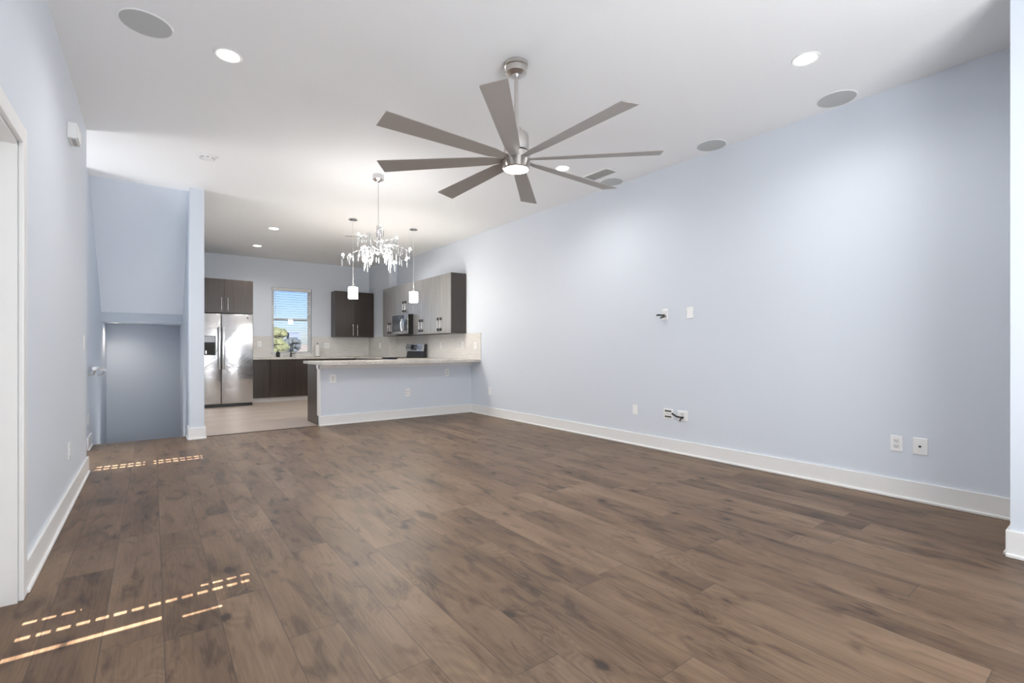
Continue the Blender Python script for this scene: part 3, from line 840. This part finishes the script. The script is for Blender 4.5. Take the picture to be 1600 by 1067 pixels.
MB().lathe([(0, -.731), (.06, -.730), (.086, -.7245), (.0875, -.715), (0, -.715)], 48).build('light_lens', M['lens'], fan, True)
add_light('lamp', 'SPOT', (0, 0, -.75), 40, WARM, parent=fan, spot_size=R(150), spot_blend=.9, shadow_soft_size=.08)
for k in range(8):
    a = R(45 * k + 1)
    bm_ = MB()
    # outline (distance, half width), pitched, about 4 mm thick
    st = [(.08, .030), (.14, .034), (.20, .048), (.40, .056), (.70, .064), (.955, .072), (.965, .070)]
    vs = []
    pit = R(11)
    for (d, w) in st:
        row = []
        for (yy, zz) in ((-w, .002), (w, .002), (w, -.002), (-w, -.002)):
            row.append(bm_.bm.verts.new((d, yy * math.cos(pit) - zz * math.sin(pit), yy * math.sin(pit) + zz * math.cos(pit))))
        vs.append(row)
    for A, B in zip(vs, vs[1:]):
        for i in range(4): bm_.bm.faces.new((A[i], A[(i + 1) % 4], B[(i + 1) % 4], B[i]))
    bm_.bm.faces.new(vs[0]); bm_.bm.faces.new(vs[-1])
    b = bm_.build('blade', M['blade'], fan)
    b.matrix_local = Matrix.Translation((0, 0, -.656)) @ Matrix.Rotation(a, 4, 'Z')

# ------------------------------------------------------------------ chandelier
ch = thing('chandelier', 'branching crystal chandelier with many small lit bulbs, hanging before the peninsula', 'chandelier', (2.03, 5.207, H))
MB().lathe([(.02, -.075), (.03, -.07), (.056, -.055), (.062, -.05), (.062, 0)], 36).build('canopy', M['chrome'], ch, True)
MB().cyl((0, 0, -.56), (0, 0, -.07), .005, 12).build('rod', M['chrome'], ch, True)
MB().lathe([(.006, -.66), (.022, -.655), (.022, -.57), (.008, -.56)], 20).build('hub', M['chrome'], ch, True)
MB().cyl((0, 0, -.88), (0, 0, -.655), .006, 12).build('stem', M['chrome'], ch, True)
crystal_mesh = {}
def crystal(p, L, r):
    key = (round(L, 3), round(r, 4))
    if key not in crystal_mesh:
        mb = MB().lathe([(0, -L), (r * .75, -L + r * .6), (r, -L * .55), (r * .8, -r), (0, 0)], 8)
        o = mb.build('crystal', M['crystal'], ch)
        crystal_mesh[key] = o.data
    else:
        o = bpy.data.objects.new('crystal', crystal_mesh[key]); COL.objects.link(o); o.parent = ch
    o.location = p
    return o
rnd = random.Random(11)
nc = 0
nb = 16
for k in range(nb):
    a = 2 * PI * k / nb + rnd.uniform(-.10, .10)
    high = k % 4 == 3
    rad = rnd.uniform(.20, .30) if high else (rnd.uniform(.30, .385) if k % 2 == 0 else rnd.uniform(.17, .26))
    z0 = (-.74 if high else -.80) - rnd.uniform(0, .10)
    z1 = rnd.uniform(-.74, -.64) if high else rnd.uniform(-.98, -.87)
    ca, sa = math.cos(a), math.sin(a)
    pts = []
    for i in range(9):
        u = i / 8
        wig = .02 * math.sin(u * 9 + k)
        rr = rad * u
        pts.append(Vector((rr * ca - wig * sa, rr * sa + wig * ca, z0 + (z1 - z0) * u + .06 * math.sin(PI * u))))
    arm = MB().tube(pts, [.0045 - .0025 * i / 8 for i in range(9)], 6)
    tw = pts[5] + Vector((rnd.uniform(-.09, .09), rnd.uniform(-.09, .09), rnd.uniform(-.03, .04)))
    arm.tube([pts[5], (pts[5] + tw) / 2 + Vector((0, 0, .015)), tw], .002, 5)
    crystal(tw + Vector((0, 0, -.004)), rnd.choice([.07, .085, .10]), .008)
    arm.build('branch', M['chrome'], ch, True)
    tip = pts[-1]
    MB().lathe([(0, -.004), (.008, 0), (.010, .02), (.007, .03)], 12, Matrix.Translation(tip)).build('socket', M['chrome'], ch, True)
    MB().sphere(tip + Vector((0, 0, .038)), .0125, 12, 8, (1, 1, 1.25)).build('bulb', M['bulb'], ch, True)
    for i in (3, 5, 6, 7, 8):
        crystal(pts[i] + Vector((rnd.uniform(-.012, .012), rnd.uniform(-.012, .012), -.003)), rnd.choice([.07, .085, .10]), .008)
add_light('lamp', 'POINT', (0, 0, -1.0), 21, WARM, parent=ch, shadow_soft_size=.25)

# ------------------------------------------------------------------ pendants over the peninsula
for (x, y, lab) in ((2.414, 7.20, 'small lit white glass pendant hanging in front of the back wall cabinet, left one'),
                    (3.41, 7.22, 'small lit white glass pendant hanging in front of the right wall cabinets')):
    t = thing('pendant_light', lab, 'pendant light', (x, y, H), 0, 'pendants over the peninsula')
    MB().lathe([(.03, -.022), (.066, -.014), (.068, 0)], 32).build('canopy', M['chrome'], t, True)
    MB().cyl((0, 0, -.995), (0, 0, -.02), .0028, 8).build('cord', M['white'], t, True)
    MB().lathe([(.03, -1.03), (.032, -1.02), (.018, -.995), (.004, -.985)], 24).build('cap', M['chrome'], t, True)
    MB().lathe([(.062, -1.196), (.066, -1.192), (.066, -1.032), (.062, -1.027), (.02, -1.024), (.0, -1.024)], 36, cap=True).build('shade', M['shade'], t, True)

# ------------------------------------------------------------------ outside, seen through the kitchen window
struct('ground_outside', MB().box(-40, 120, 12.0, 60, -3.2, -3.0).prism([(60, -3.2), (60, -3.0), (78, 1.6), (130, 1.75), (130, -3.2)], 0, -40, 120), M['sand'])
def blob_tree(label, x, y, z0, crown, m, n, seed, name='tree', group=None):
    rr = random.Random(seed)
    t = thing(name, label, 'tree', (x, y, z0), 0, group)
    cx, cz, rx, rz_ = crown
    mb = MB()
    for k in range(n):
        a = rr.uniform(0, 2 * PI); d = rr.uniform(0, 1) ** .5
        hh = rr.uniform(-1, 1)
        q = (1 - hh * hh * .6) ** .5
        p = (rx * d * q * math.cos(a), rx * d * q * math.sin(a), cz + rz_ * hh)
        s = rr.uniform(.26, .42) * min(rx, rz_ * 1.4)
        r_ = bmesh.ops.create_icosphere(mb.bm, subdivisions=2, radius=s)
        for v in r_['verts']:
            v.co = v.co * rr.uniform(.78, 1.2) + Vector(p)
    mb.build('crown', m, t)
    MB().tube([(0, 0, 0), (.05, 0, cz * .5), (0, 0, cz)], [.12, .1, .06], 8).build('trunk', M['bark'], t, True)
    return t
blob_tree('yellow-green tree seen through the lower left of the kitchen window', 7.35, 40, -3.0, (0, 4.55, .85, .95), M['leaf'], 60, 3)
blob_tree('dark shrub mass seen through the lower right of the kitchen window', 9.05, 42, -3.0, (0, 4.35, .75, .45), M['leaf_dark'], 46, 5)
blob_tree('small olive tree between the yellow-green tree and dark shrubs outside', 8.35, 44, -3.0, (0, 4.35, .5, .45), M['leaf_dark'], 36, 9)
fb = thing('building', 'tiny grey building far off through the kitchen window', 'building', (19.2, 88, 1.6))
MB().box(-.8, .8, -1, 1, 0, 2.0).build('wall_block', M['far_wall'], fb)
MB().box(-.9, .9, -1.1, 1.1, 2.0, 2.15).build('roof', M['far_wall'], fb)
